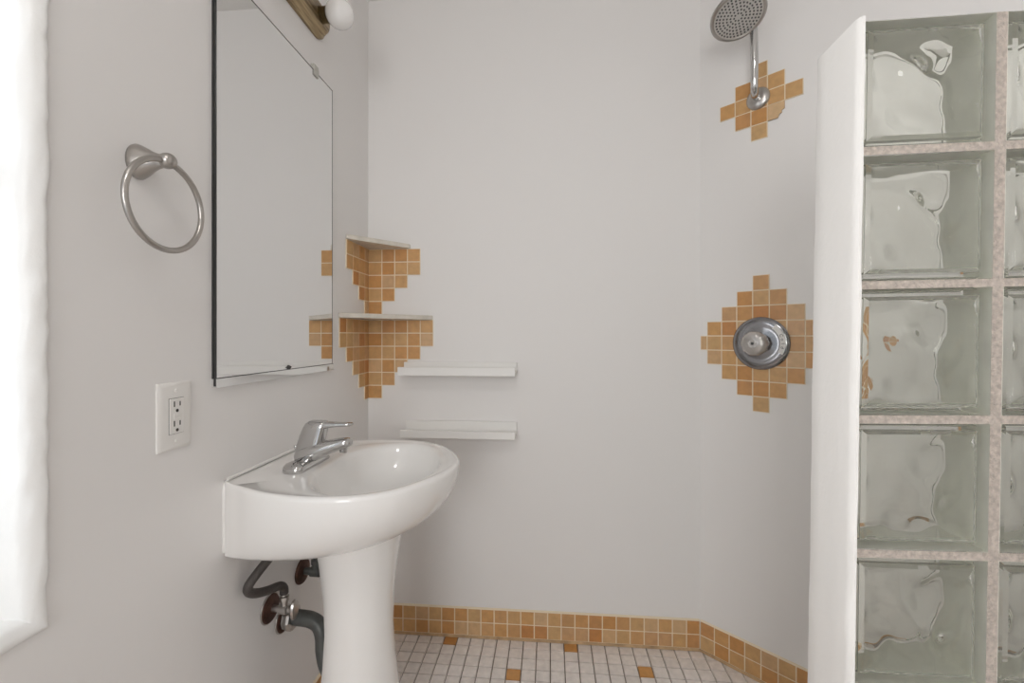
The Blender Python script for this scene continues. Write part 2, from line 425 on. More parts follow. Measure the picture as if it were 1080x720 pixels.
small_patch()
diamond(0.2085, 1.143, 4, 'large diamond patch of orange wall tiles around the shower valve', dw(0.2085, 0, 1.143-4.5*TP))

# ------------------------------------------------------------------ glass block partition
BX, BY, BZ = 1.1925, 0.712, 1.6455
PX, PZ, GW, GH, GD = 0.2005, 0.2032, 0.1850, 0.1905, 0.092
NC, NR = 4, 8
def sh(p):            # the partition is laid slightly out of true
    u, y, v = p       # u to the right, v downwards
    return V((BX + u - 0.0155*v, y, BZ - v + 0.0125*u))
part = thing('glass_block_partition', 'glass block shower partition with sandy mortar and white painted end', 'partition', (BX+0.3, BY+0.05, 0.0))
# mortar: a solid grid of bars between and around the blocks
bm = bmesh.new()
W_ = NC*PX - (PX-GW)
def bar(u0, v0, u1, v1, inset=0.0035): box(bm, (u0, BY+inset, v0), (u1, BY+GD-inset, v1), 0.0, fn=lambda c: sh((c.x, c.y, c.z)))
NG = (PZ-GH)
for c_ in range(NC-1): bar(c_*PX+GW+0.0002, -0.0005, (c_+1)*PX-0.0002, NR*PZ-NG)
for r_ in range(NR-1):
    for c_ in range(NC): bar(c_*PX-0.0002, r_*PZ+GH+0.0002, c_*PX+GW+0.0002, (r_+1)*PZ-0.0002)
bar(0, NR*PZ-NG+0.0002, W_, (BZ-0.0015)/1.0, 0.0)
bar(W_+0.0002, -0.001, W_+0.0175, BZ-0.0015+0.009, 0.0)
obj('mortar', bm, M['mortar'], part)
# one hollow block, wavy inside
def block_bm():
    bm = bmesh.new()
    hw, hh = GW/2, GH/2
    def grid(y, w_, h_, wave, N, seed):
        G = []
        for i in range(N+1):
            row = []
            for j in range(N+1):
                a_ = -1+2*i/N; b_ = -1+2*j/N
                edge = max(0.0, 1-max(abs(a_), abs(b_))**6)
                dy = 0
                if wave:
                    p = V((a_*1.25+seed, b_*1.15-seed*0.7, seed*1.7))
                    dy = wave*edge*(noise.noise(p) + 0.42*noise.noise(p*2.1+V((3, 1, 0))))
                row.append((a_*w_, y+dy, b_*h_))
            G.append(row)
        return G
    def shell(y0, y1, w_, h_, wave, N, seed, bev):
        # super-rounded box: front grid, back grid, joined at their borders through a small bevel
        F = grid(y0, w_-bev, h_-bev, wave, N, seed); K = grid(y1, w_-bev, h_-bev, wave, N, seed+5.3)
        fv = [[bm.verts.new(c) for c in row] for row in F]; kv = [[bm.verts.new(c) for c in row] for row in K]
        for i in range(N):
            for j in range(N):
                bm.faces.new((fv[i][j], fv[i+1][j], fv[i+1][j+1], fv[i][j+1]))
                bm.faces.new((kv[i][j], kv[i][j+1], kv[i+1][j+1], kv[i+1][j]))
        idx = [(i, 0) for i in range(N)] + [(N, j) for j in range(N)] + [(i, N) for i in range(N, 0, -1)] + [(0, j) for j in range(N, 0, -1)]
        def mid(v, y):
            x, _, z = v.co; return (x*w_/(w_-bev), y, z*h_/(h_-bev))
        A = [fv[i][j] for i, j in idx]; Z_ = [kv[i][j] for i, j in idx]
        A2 = [bm.verts.new(mid(v, y0+bev)) for v in A]; Z2 = [bm.verts.new(mid(v, y1-bev)) for v in Z_]
        n_ = len(idx)
        for k in range(n_):
            q = (k+1) % n_
            for a_, b_ in ((A, A2), (A2, Z2), (Z2, Z_)):
                f = bm.faces.new((a_[k], b_[k], b_[q], a_[q]))
                if not wave and a_ is A2: f.material_index = 1
    shell(0, GD, hw, hh, 0.0, 12, 0, 0.003)
    n0 = len(bm.faces)
    fo = bm.faces[:]
    bmesh.ops.recalc_face_normals(bm, faces=fo)
    shell(0.013, GD-0.013, hw-0.011, hh-0.011, 0.0070, 64, 2.37, 0.006)
    bm.faces.ensure_lookup_table()
    fi = [bm.faces[k] for k in range(n0, len(bm.faces))]
    bmesh.ops.recalc_face_normals(bm, faces=fi); bmesh.ops.reverse_faces(bm, faces=fi)
    # same skew as the mortar grid
    for v in bm.verts: v.co = V((v.co.x + 0.0155*v.co.z, v.co.y, v.co.z + 0.0125*v.co.x))
    return bm
me = bpy.data.meshes.new('glass_block'); b0 = block_bm(); b0.to_mesh(me); b0.free(); me.materials.append(M['glass']); me.materials.append(M['edge_coat'])
for p in me.polygons: p.use_smooth = True
me.set_sharp_from_angle(angle=math.radians(35))
blk = bpy.data.objects.new('glass_block', me)
for r_ in range(NR):
    for c_ in range(NC):
        o = blk if (r_, c_) == (0, 0) else blk.copy()
        C.objects.link(o); o.parent = part
        o.location = sh((c_*PX+GW/2, BY, r_*PZ+GH/2)) - part.location
# painted end: rough plaster strip wrapping the edge
bm = bmesh.new()
NZ = 60
rings = []
for k in range(NZ+1):
    v = -0.004 + (BZ-0.001+0.004)*k/NZ
    ring = []
    for (u, y) in ((-0.0005, BY-0.001), (-0.002, BY-0.0035), (-0.006, BY-0.003), (-0.0095, BY+0.002), (-0.0105, BY+0.008), (-0.0105, BY+0.04), (-0.0105, BY+0.075), (-0.0105, BY+0.101), (-0.0085, BY+0.105), (-0.0005, BY+0.105)):
        p = sh((u, y, v)); q = noise.noise_vector(p*60)*0.0009 + noise.noise_vector(p*17)*0.0010
        if u > -0.001: q *= 0.0
        ring.append(p + V((q.x, q.y, 0)))
    rings.append(ring)
loft(bm, rings)
obj('end_strip', bm, M['plaster'], part, 45, label='white painted plaster end strip')

# ------------------------------------------------------------------ mirror
MY0, MY1, MZ0, MZ1 = 0.889, 1.397, 1.058, 1.971
mr = thing('mirror', 'large frameless mirror with metal bottom channel on the left wall', 'mirror', (0.005, (MY0+MY1)/2, MZ0))
bm = bmesh.new(); box(bm, (0.0045, MY0, MZ0+0.004), (0.0085, MY1, MZ1)); gp = obj('backing_edge', bm, M['dark'], mr)
bm = bmesh.new(); box(bm, (0.0086, MY0+0.0015, MZ0+0.004), (0.0096, MY1-0.0032, MZ1-0.0032)); obj('mirror_glass', bm, M['mirror'], mr)
bm = bmesh.new()
for lo, hi in (((0.0086, MY0+0.0016, MZ1-0.0030), (0.0097, MY1, MZ1)), ((0.0086, MY1-0.0030, MZ0+0.004), (0.0097, MY1, MZ1-0.0030)), ((0.0100, MY0, MZ0+0.0192), (0.0124, MY1, MZ0+0.0206))): box(bm, lo, hi)
obj('dark_rim', bm, M['dark'], mr, label='thin dark line along the edges')
bm = bmesh.new()
box(bm, (0.0002, MY0-0.001, MZ0), (0.0125, MY1+0.001, MZ0+0.003)); box(bm, (0.0100, MY0-0.001, MZ0+0.003), (0.0125, MY1+0.001, MZ0+0.019)); box(bm, (0.0002, MY0-0.001, MZ0+0.003), (0.0042, MY1+0.001, MZ0+0.019))
obj('bottom_channel', bm, M['mirror'], mr, label='polished metal bottom channel')
bm = bmesh.new(); box(bm, (0.0002, MY0-0.001, MZ0+0.019), (0.0042, MY0+0.05, MZ1-0.02)); box(bm, (0.0002, MY1-0.05, MZ0+0.019), (0.0042, MY1, MZ1-0.02)); obj('spacer', bm, M['dark'], mr)
bm = bmesh.new(); box(bm, (0.0002, 1.279, MZ1+0.0003), (0.0125, 1.305, MZ1+0.018), 0.0015); box(bm, (0.0098, 1.279, MZ1-0.016), (0.0135, 1.305, MZ1+0.010), 0.0012)
lathe(bm, (0.0133, 1.292, MZ1+0.004), (1, 0, 0), [(0.004, 0), (0.0035, 0.0012), (0.001, 0.0016)], 16); obj('mirror_clip', bm, M['clip'], mr, label='small clear plastic clip on the top edge')
bm = bmesh.new(); 
pts = [(1.138, 1.0835), (1.146, 1.0860), (1.150, 1.0895), (1.160, 1.0865), (1.165, 1.0835), (1.158, 1.0790), (1.151, 1.0765), (1.147, 1.0800)]
loft(bm, [[(x, y, z) for y, z in pts] for x in (0.0097, 0.0112)]); obj('bottom_clip', bm, M['dark'], mr, label='small dark clip at the bottom')

# ------------------------------------------------------------------ vanity light strip
LY1, LZ, LH = 1.352, 2.134, 0.050
vl = thing('vanity_light', 'antique brass vanity light strip with round white bulbs above the mirror', 'wall light', (0.0, 1.1, LZ))
bm = bmesh.new()
def stad(x, hw_, ya, yb, n=14):
    pts = []
    for k in range(n+1):
        a_ = -PI/2 + PI*k/n; pts.append((x, yb - hw_ + hw_*math.cos(a_), LZ + hw_*math.sin(a_)))
    for k in range(n+1):
        a_ = PI/2 + PI*k/n; pts.append((x, ya + hw_ + hw_*math.cos(a_), LZ + hw_*math.sin(a_)))
    return pts
YA = 0.80
loft(bm, [stad(x, h_, YA+e, LY1-e) for x, h_, e in ((0.0005, 0.049, 0.0), (0.008, 0.049, 0.0), (0.010, 0.046, 0.003), (0.026, 0.036, 0.013), (0.029, 0.035, 0.014), (0.033, 0.031, 0.018), (0.034, 0.0295, 0.0195))])
obj('back_plate', bm, M['brass'], vl, 35)
for yb in (1.283, 1.075, 0.867):
    bm = bmesh.new(); pr = [(0.024, 0.0335), (0.024, 0.036)]
    for k in range(3): x = 0.0365+k*0.005; pr += [(0.0185, x), (0.0225, x+0.002), (0.0225, x+0.003), (0.0185, x+0.0045)]
    pr += [(0.023, 0.0525), (0.016, 0.053)]
    lathe(bm, (0, yb, LZ), (1, 0, 0), pr, 28); obj('socket', bm, M['brass_dark'], vl, 40)
    bm = bmesh.new(); r0 = 0.0412; cx_ = 0.0530 + r0 - 0.004
    lathe(bm, (0, yb, LZ), (1, 0, 0), [(0.015, 0.0535)] + [(r0*math.sin(t), cx_ - r0*math.cos(t)) for t in [math.radians(22+a_*6) for a_ in range(0, 27)]] + [(0.0005, cx_+r0)], 36)
    obj('bulb', bm, M['bulb'], vl, 180)

# ------------------------------------------------------------------ towel ring
tr_ = thing('towel_ring', 'brushed nickel towel ring on the left wall above the outlet', 'towel ring', (0.0, 0.716, 1.472))
bm = bmesh.new(); yr, zr = 0.716, 1.472
lathe(bm, (0.0005, yr, zr), (1, 0, 0), [(0.026, 0), (0.0265, 0.004), (0.0245, 0.010), (0.020, 0.020), (0.0150, 0.030), (0.0115, 0.040), (0.0100, 0.048), (0.0092, 0.050)], 40, sx=0.85, sy=1.15)
obj('post', bm, M['nickel'], tr_, 180)
bm = bmesh.new(); lathe(bm, (0.0505, yr, zr), (1, 0, 0), [(0.0085, 0), (0.0125, 0.001), (0.0135, 0.006), (0.0130, 0.012), (0.010, 0.017), (0.005, 0.0195), (0.0005, 0.020)], 32)
obj('knob', bm, M['nickel'], tr_, 50)
bm = bmesh.new(); torus(bm, (0.056, yr, zr-0.0775), (1, 0, 0.0), 0.0765, 0.0052)
obj('ring', bm, M['nickel'], tr_, 180)

# ------------------------------------------------------------------ electrical outlet
oy, oz = 0.791, 1.0165
ol = thing('electrical_outlet', 'white double socket outlet with screwed cover plate on the left wall', 'outlet', (0.0, oy, oz))
bm = bmesh.new(); hw_, hh_ = 0.0385, 0.064
def rr(x, e): return [(x, oy-hw_+e, oz-hh_+e), (x, oy+hw_-e, oz-hh_+e), (x, oy+hw_-e, oz+hh_-e), (x, oy-hw_+e, oz+hh_-e)]
loft(bm, [rr(0.0004, 0), rr(0.003, 0), rr(0.0055, 0.004), rr(0.0065, 0.010)]); obj('cover_plate', bm, M['plastic'], ol, 30)
bm = bmesh.new(); box(bm, (0.0062, oy-0.0172, oz-0.0342), (0.0067, oy+0.0172, oz+0.0342)); obj('gasket', bm, M['slot'], ol, label='dark gap round the sockets')
bm = bmesh.new(); box(bm, (0.0068, oy-0.0165, oz-0.0335), (0.0084, oy+0.0165, oz+0.0335), 0.0006); rc = obj('socket_face', bm, M['plastic'], ol)
for s_ in (1, -1):
    bm = bmesh.new(); zc = oz + s_*0.0185
    box(bm, (0.0083, oy-0.0078, zc-0.001), (0.0087, oy-0.0052, zc+0.0095)); box(bm, (0.0083, oy+0.0052, zc-0.000), (0.0087, oy+0.0078, zc+0.0085))
    lathe(bm, (0.0083, oy, zc-0.0085), (1, 0, 0), [(0.0032, 0), (0.0032, 0.0005)], 14); obj('slots', bm, M['slot'], rc, label='dark plug slots')
for s_ in (1, -1):
    bm = bmesh.new(); box(bm, (0.0083, oy-0.0075, oz+s_*0.0027-0.0021), (0.0094, oy+0.0075, oz+s_*0.0027+0.0021), 0.0004); obj('test_button', bm, M['plastic'], rc)
for s_ in (1, -1):
    bm = bmesh.new(); lathe(bm, (0.0064, oy, oz+s_*0.0485), (1, 0, 0), [(0.0035, 0), (0.0032, 0.0009), (0.001, 0.0013)], 16); obj('screw', bm, M['plastic'], ol, 40)

# ------------------------------------------------------------------ picture-ledge shelves on the back wall
def ledge(zb, xl, xr, back_h, label, lip=0.031):
    t = thing('wall_ledge', label, 'shelf', ((xl+xr)/2, D, zb), 'white ledges on the back wall')
    dp = 0.085
    bm = bmesh.new(); box(bm, (xl, D-0.016, zb+0.004), (xr, D-0.0003, zb+back_h), 0.0015); obj('back_board', bm, M['white'], t)
    bm = bmesh.new(); box(bm, (xl, D-dp+0.0122, zb), (xr, D-0.0163, zb+0.016), 0.0012); obj('shelf_board', bm, M['white'], t)
    bm = bmesh.new(); box(bm, (xl-0.001, D-dp-0.002, zb-0.001), (xr-0.001, D-dp+0.0120, zb+lip), 0.0015); obj('front_lip', bm, M['white'], t)
ledge(1.0205, 0.150, 0.592, 0.046, 'upper white wall ledge touching the orange corner tiles')
ledge(0.788, 0.158, 0.592, 0.051, 'lower white wall ledge just above the far side of the sink', 0.026)

# ------------------------------------------------------------------ pedestal sink
SY, RZ = 1.090, 0.8485
sk = thing('pedestal_sink', 'white porcelain pedestal sink with rounded front below the mirror', 'sink', (0.2, SY, 0.0))
rim_t = [(0.0, 0.166), (0.012, 0.174), (0.03, 0.184), (0.055, 0.196), (0.09, 0.214), (0.13, 0.230), (0.17, 0.240), (0.21, 0.246), (0.25, 0.2475), (0.29, 0.244), (0.32, 0.237), (0.352, 0.224), (0.384, 0.204), (0.410, 0.179), (0.436, 0.144), (0.457, 0.108), (0.473, 0.070), (0.482, 0.035), (0.485, 0.0)]
bot_t = [(0.0, 0.166), (0.010, 0.170), (0.022, 0.173), (0.037, 0.175), (0.06, 0.175), (0.09, 0.173), (0.115, 0.168), (0.14, 0.160), (0.16, 0.151), (0.18, 0.140), (0.197, 0.129), (0.214, 0.116), (0.23, 0.101), (0.244, 0.086), (0.257, 0.070), (0.268, 0.052), (0.276, 0.034), (0.281, 0.017), (0.283, 0.0)]
def dense(tab, sub=3):
    q = spline([(x, y, 0) for x, y in tab], sub); return [(max(0, p.x), max(0, p.y)) for p in q]
RT, BT = dense(rim_t), dense(bot_t)
def outline(tab, z, grow=0.0):
    near = [V((x + grow*(x/0.477), SY - h_ - grow*min(1, x/0.09)*min(1, h_/0.11), z)) for x, h_ in tab]
    far = [V((x + grow*(x/0.477), SY + h_ + grow*min(1, x/0.09)*min(1, h_/0.11), z)) for x, h_ in tab[-2::-1]]
    return [V((0.0006 if p.x < 0.0006 else p.x, p.y, z)) for p in near+far]
def mixo(t, z, grow=0.0):
    return [a_.lerp(b_, t) for a_, b_ in zip(outline(RT, z, grow), outline(BT, z, 0.0))]
bm = bmesh.new(); rings = []
zb = 0.679
# outer shell from the underside up to the rim
low = outline(BT, zb)
rings.append([V((p.x*0.72+0.02, SY+(p.y-SY)*0.5, zb)) for p in low])
rings.append([V((p.x*0.93+0.0, SY+(p.y-SY)*0.93, zb)) for p in low])
for k in range(0, 15):
    ph = PI/2*(1-k/14)
    t = 1-math.cos(ph)**(0.95); z = (RZ-0.011) - (RZ-0.011-zb-0.004)*math.sin(ph)**1.05
    rings.append(mixo(t, z, 0.004))
rings.append(mixo(0, RZ-0.005, 0.0035)); rings.append(mixo(0, RZ-0.0015, 0.001)); rings.append(mixo(0, RZ, -0.004)); rings.append(mixo(0, RZ-0.0005, -0.010))
n_ = len(rings[0])
# deck steps down a little then the oval bowl
bcx, bcy, bax, bay = 0.294, SY, 0.146, 0.212
def bowl(s, z, shift=0.0):
    out = []
    for p in outline(RT, z):
        d_ = V((p.x - bcx, p.y - bcy, 0)); a_ = math.atan2(d_.y/bay, d_.x/bax)
        out.append(V((bcx + shift + bax*s*math.cos(a_), bcy + bay*s*math.sin(a_), z)))
    return out
inner0 = mixo(0, RZ-0.0040, -0.016)
rings.append(inner0)
b0 = bowl(1.05, RZ-0.0043); rings.append([a_.lerp(b_, 0.5) for a_, b_ in zip(inner0, b0)]); rings.append(b0)
for s, z in ((1.0, RZ-0.009), (0.965, RZ-0.018), (0.93, RZ-0.036), (0.875, RZ-0.060), (0.79, RZ-0.085), (0.67, RZ-0.106), (0.5, RZ-0.122), (0.3, RZ-0.130), (0.13, RZ-0.134)): rings.append(bowl(s, z, -0.02*(1-s)))
loft(bm, rings, True, True)
o = obj('basin', bm, M['ceramic'], sk, 60)
# pedestal: column open towards the wall
bm = bmesh.new(); rings = []
prof = [(0.0, 0.130, 0.150), (0.012, 0.131, 0.151), (0.03, 0.128, 0.147), (0.07, 0.122, 0.137), (0.13, 0.114, 0.122), (0.20, 0.106, 0.110), (0.28, 0.0975, 0.100), (0.36, 0.0885, 0.0905), (0.44, 0.0840, 0.0850), (0.52, 0.0865, 0.0865), (0.58, 0.0935, 0.0925), (0.62, 0.0985, 0.097), (0.65, 0.1035, 0.102), (0.6785, 0.108, 0.107)]
pcx = 0.236; NA = 44
for z, ax, ay in prof:
    ring = []
    for k in range(NA+1):
        a_ = math.radians(-138) + math.radians(276)*k/NA
        ring.append(V((pcx + ax*math.cos(a_), SY + ay*math.sin(a_), z)))
    for k in range(NA, -1, -1):
        a_ = math.radians(-138) + math.radians(276)*k/NA
        ring.append(V((pcx + (ax-0.014)*math.cos(a_), SY + (ay-0.014)*math.sin(a_), z)))
    rings.append(ring)
loft(bm, rings); obj('pedestal', bm, M['ceramic'], sk, 50)
bm = bmesh.new()
bd_ = [V((0.002, SY-q, z)) for q, z in ((0.167, 0.690), (0.168, 0.74), (0.168, 0.80), (0.1665, 0.832), (0.158, RZ-0.002), (0.14, RZ+0.0006), (0, RZ+0.001), (-0.14, RZ+0.0006), (-0.158, RZ-0.002), (-0.1665, 0.832))]
tube(bm, spline(bd_, 6), 0.0042, 10); obj('sealant_bead', bm, M['white'], sk, 180)
bm = bmesh.new(); dzr = RZ-0.134
lathe(bm, (bcx-0.0175, SY, dzr+0.0003), (0, 0, 1), [(0.030, 0), (0.030, 0.002), (0.024, 0.003), (0.020, 0.0015), (0.018, 0.006), (0.010, 0.008), (0.001, 0.0085)], 28); obj('drain_stopper', bm, M['chrome'], sk, 40)

# ------------------------------------------------------------------ faucet
FY, FX, FZ = 1.066, 0.112, RZ-0.0038
fc = thing('faucet', 'chrome single lever faucet on the back deck of the sink', 'faucet', (FX, FY, FZ))
bm = bmesh.new(); rings = []
for z, e in ((0.0, 0.001), (0.003, 0.0), (0.014, 0.001), (0.019, 0.004), (0.0215, 0.010)):
    hx, hy = 0.0255-e, 0.077-e*1.6; r_ = 0.017; ring = []
    for (cx_, cy_, a0) in ((hx-r_, hy-r_, 0), (-hx+r_, hy-r_, 90), (-hx+r_, -hy+r_, 180), (hx-r_, -hy+r_, 270)):
        for k in range(7):
            a_ = math.radians(a0+15*k); ring.append(V((FX+cx_+r_*math.cos(a_), FY+cy_+r_*math.sin(a_), FZ+z)))
    rings.append(ring)
loft(bm, rings); obj('base', bm, M['chrome'], fc, 50)
# body and spout in one sweep: rises from the base, then runs out over the bowl
bm = bmesh.new()
path = [(FX-0.016, 0.020, 0.030, 0.0165), (FX+0.002, 0.027, 0.030, 0.0225), (FX+0.022, 0.036, 0.028, 0.021), (FX+0.050, 0.045, 0.024, 0.0175), (FX+0.078, 0.053, 0.020, 0.0145), (FX+0.100, 0.0585, 0.018, 0.0125), (FX+0.109, 0.060, 0.0155, 0.0100), (FX+0.113, 0.0605, 0.010, 0.006)]
rings = []
for (x, z, a_, b_) in path:
    ring = []
    for k in range(24):
        t = 2*PI*k/24; c_, s_ = math.cos(t), math.sin(t)
        c_ = math.copysign(abs(c_)**0.75, c_); s_ = math.copysign(abs(s_)**0.75, s_)
        ring.append(V((x - 0.35*b_*s_, FY + a_*c_, FZ + z + b_*s_)))
    rings.append(ring)
loft(bm, rings); sp = obj('spout', bm, M['chrome'], fc, 60)
bm = bmesh.new(); lathe(bm, (FX+0.094, FY, FZ+0.0345), (0.12, 0, 1), [(0.0085, 0), (0.0095, 0.001), (0.0095, 0.009), (0.0105, 0.010), (0.0105, 0.014)], 24); obj('aerator', bm, M['chrome'], sp, 40)
# lever handle: leaning block with a flat lever
bm = bmesh.new(); rings = []
for (xa_, xb_, z, hy) in ((FX-0.026, FX+0.038, 0.034, 0.0225), (FX-0.022, FX+0.042, 0.055, 0.0215), (FX-0.015, FX+0.047, 0.077, 0.020), (FX-0.007, FX+0.051, 0.096, 0.0185), (FX-0.001, FX+0.053, 0.106, 0.0170), (FX+0.007, FX+0.050, 0.1115, 0.012)):
    cx_, hx = (xa_+xb_)/2, (xb_-xa_)/2; ring = []
    for k in range(24):
        t = 2*PI*k/24; c_, s_ = math.cos(t), math.sin(t)
        c_ = math.copysign(abs(c_)**0.55, c_); s_ = math.copysign(abs(s_)**0.55, s_)
        ring.append(V((cx_+hx*c_, FY+hy*s_, FZ+z)))
    rings.append(ring)
loft(bm, rings)
rings = []
for (x, z, hy, hz) in ((FX+0.036, 0.099, 0.0160, 0.0105), (FX+0.056, 0.1025, 0.0140, 0.0075), (FX+0.080, 0.1035, 0.0125, 0.0055), (FX+0.102, 0.1040, 0.0115, 0.0046), (FX+0.113, 0.1045, 0.0095, 0.0040), (FX+0.117, 0.1047, 0.005, 0.0022)):
    ring = []
    for k in range(20):
        t = 2*PI*k/20; c_, s_ = math.cos(t), math.sin(t)
        c_ = math.copysign(abs(c_)**0.6, c_); s_ = math.copysign(abs(s_)**0.6, s_)
        ring.append(V((x, FY+hy*c_, FZ+z+hz*s_)))
    rings.append(ring)
loft(bm, rings); obj('lever_handle', bm, M['chrome'], fc, 50)
bm = bmesh.new(); lathe(bm, (FX-0.030, FY, FZ+0.010), (0, 0, 1), [(0.0022, 0), (0.0022, 0.030), (0.0045, 0.031), (0.0055, 0.035), (0.0045, 0.039), (0.001, 0.040)], 16); obj('lift_rod', bm, M['chrome'], fc, 50)

# ------------------------------------------------------------------ plumbing under the sink
def escutcheon(bm, y, z, r_): lathe(bm, (0.0005, y, z), (1, 0, 0), [(r_, 0), (r_, 0.002), (r_*0.93, 0.006), (r_*0.6, 0.009), (r_*0.42, 0.010)], 32)
# near stop valve
y, z = 1.082, 0.470
sv = thing('stop_valve', 'rusty chrome stop valve nearer the camera below the sink with a looping hose', 'valve', (0.0, y, z), 'stop valves under the sink')
bm = bmesh.new(); escutcheon(bm, y, z, 0.036); obj('escutcheon', bm, M['rust'], sv, 40)
bm = bmesh.new(); torus(bm, (0.0022, y, z), (1, 0, 0), 0.0355, 0.0022, 40, 8); obj('escutcheon_rim', bm, M['chrome_dull'], sv, 180)
bm = bmesh.new(); lathe(bm, (0.0105, y, z), (1, 0, 0), [(0.008, 0), (0.008, 0.018), (0.012, 0.019), (0.0125, 0.040), (0.009, 0.042), (0.009, 0.052)], 24); lathe(bm, (0.041, y, z), (0, 0, 1), [(0.0085, 0), (0.0085, 0.022), (0.0115, 0.0225), (0.0115, 0.034), (0.008, 0.035), (0.008, 0.040)], 18)
obj('valve_body', bm, M['chrome_dull'], sv, 40)
bm = bmesh.new(); lathe(bm, (0.0628, y, z), (1, 0, 0), [(0.006, 0), (0.020, 0.001), (0.022, 0.004), (0.020, 0.009), (0.010, 0.011)], 28, sx=0.7, sy=1.15); obj('valve_handle', bm, M['chrome_dull'], sv, 40)
hs = bmesh.new()
tube(hs, spline([(0.041, y, z+0.041), (0.041, y-0.003, z+0.056), (0.039, y-0.018, z+0.069), (0.034, y-0.055, z+0.079), (0.028, y-0.088, z+0.091), (0.0245, y-0.110, z+0.106), (0.027, y-0.115, z+0.124), (0.038, y-0.092, z+0.148), (0.052, y-0.058, z+0.175), (0.060, y-0.035, z+0.199)], 10), 0.0105, 14)
tag(obj('supply_hose', hs, M['hose'], smooth=180, loc=(0.041, y, z+0.041)), 'braided grey supply hose looping up behind the sink from the nearer valve', 'hose', None)
# far stop valve
y, z = 1.232, 0.487
sv = thing('stop_valve', 'dark stop valve farther from the camera below the sink, beside the pedestal', 'valve', (0.0, y, z), 'stop valves under the sink')
bm = bmesh.new(); escutcheon(bm, y, z, 0.036); obj('escutcheon', bm, M['rust'], sv, 40)
bm = bmesh.new(); lathe(bm, (0.0105, y, z), (1, 0, 0), [(0.010, 0), (0.010, 0.018), (0.014, 0.019), (0.0145, 0.045), (0.010, 0.047), (0.010, 0.058)], 24); lathe(bm, (0.043, y, z), (0, 0, 1), [(0.010, 0), (0.010, 0.022), (0.0125, 0.0225), (0.0125, 0.036), (0.008, 0.037), (0.008, 0.042)], 18)
obj('valve_body', bm, M['pipe'], sv, 40)
bm = bmesh.new(); lathe(bm, (0.0688, y, z), (1, 0, 0), [(0.006, 0), (0.020, 0.001), (0.022, 0.004), (0.020, 0.009), (0.010, 0.011)], 28, sx=0.7, sy=1.15); obj('valve_handle', bm, M['chrome_dull'], sv, 40)
hs = bmesh.new(); tube(hs, spline([(0.043, y, z+0.043), (0.043, y-0.004, z+0.09), (0.046, y-0.03, z+0.14), (0.05, y-0.05, z+0.180)], 8), 0.0085, 14)
tag(obj('supply_hose', hs, M['hose'], smooth=180, loc=(0.043, y, z+0.043)), 'short dark supply hose rising straight from the farther valve', 'hose', None)
# drain
y, z = 1.140, 0.412
dt = thing('drain_trap', 'grey drain trap running from the wall into the back of the pedestal', 'drain pipe', (0.0, y, z))
bm = bmesh.new(); escutcheon(bm, y, z-0.006, 0.034); obj('escutcheon', bm, M['rust'], dt, 40)
bm = bmesh.new(); torus(bm, (0.0022, y, z-0.006), (1, 0, 0), 0.0335, 0.0024, 40, 8); obj('escutcheon_rim', bm, M['chrome_dull'], dt, 180)
bm = bmesh.new(); lathe(bm, (0.0120, y, z), (1, 0, 0), [(0.024, 0), (0.030, 0.001), (0.030, 0.005), (0.027, 0.008), (0.033, 0.010), (0.034, 0.016), (0.031, 0.022), (0.024, 0.024)], 10); obj('slip_nut', bm, M['chrome_dull'], dt, 25)
bm = bmesh.new()
tube(bm, spline([(0.012, y, z), (0.045, y, z), (0.082, y-0.003, z-0.002), (0.106, y-0.006, z-0.014), (0.118, y-0.010, z-0.040), (0.122, y-0.014, z-0.075), (0.134, y-0.022, z-0.105), (0.155, y-0.034, z-0.115), (0.190, y-0.043, z-0.100), (0.205, y-0.046, z-0.060), (0.206, y-0.048, z+0.05), (0.206, y-0.05, z+0.15), (0.206, y-0.05, z+0.256)], 6), 0.0195, 20)
obj('trap_pipe', bm, M['pipe'], dt, 180)

# ------------------------------------------------------------------ shower head and arm
hs_, hz_ = 0.2005, 1.972
shw = thing('wall_shower', 'chrome shower head on a curved arm above the small orange tile patch', 'shower head', dw(hs_, 0, hz_))
bm = bmesh.new(); lathe(bm, dw(hs_, 0.0052, hz_), ND, [(0.037, 0), (0.037, 0.002), (0.035, 0.006), (0.025, 0.011), (0.015, 0.013)], 36); obj('wall_flange', bm, M['chrome_dull'], shw, 40)
HD = 0.200          # distance of the head from the wall
bm = bmesh.new()
hc = dw(0.198, 0.175, 2.168)                      # centre of the spray face
fn_ = V((0.018, -0.364, -0.932)).normalized()
back_ = hc - fn_*0.048
arm = [dw(hs_, 0.012, hz_), dw(hs_, 0.030, hz_-0.001), dw(hs_+0.004, 0.048, hz_-0.003), dw(hs_+0.008, 0.064, hz_+0.006), dw(hs_+0.011, 0.074, hz_+0.030), dw(hs_+0.014, 0.082, hz_+0.075), dw(hs_+0.015, 0.089, hz_+0.130), dw(hs_+0.015, 0.095, hz_+0.190), dw(hs_+0.013, 0.107, hz_+0.235), back_.lerp(dw(hs_+0.010, 0.135, hz_+0.285), 0.62), back_.lerp(dw(hs_, 0.17, hz_+0.280), 0.35), back_]
tube(bm, spline(arm, 8), 0.0115, 20); obj('shower_arm', bm, M['chrome'], shw, 180)
RR = 0.081
bm = bmesh.new(); lathe(bm, hc - fn_*0.050, fn_, [(0.012, 0), (0.016, 0.004), (0.016, 0.016), (0.022, 0.022), (0.050, 0.030), (RR-0.004, 0.039), (RR, 0.044), (RR, 0.051), (RR-0.004, 0.054), (RR-0.008, 0.053), (RR-0.010, 0.0505), (0.001, 0.050)], 56)
hd = obj('shower_head', bm, M['nickel'], shw, 40)
u, v, _ = frame(fn_); nz = 0
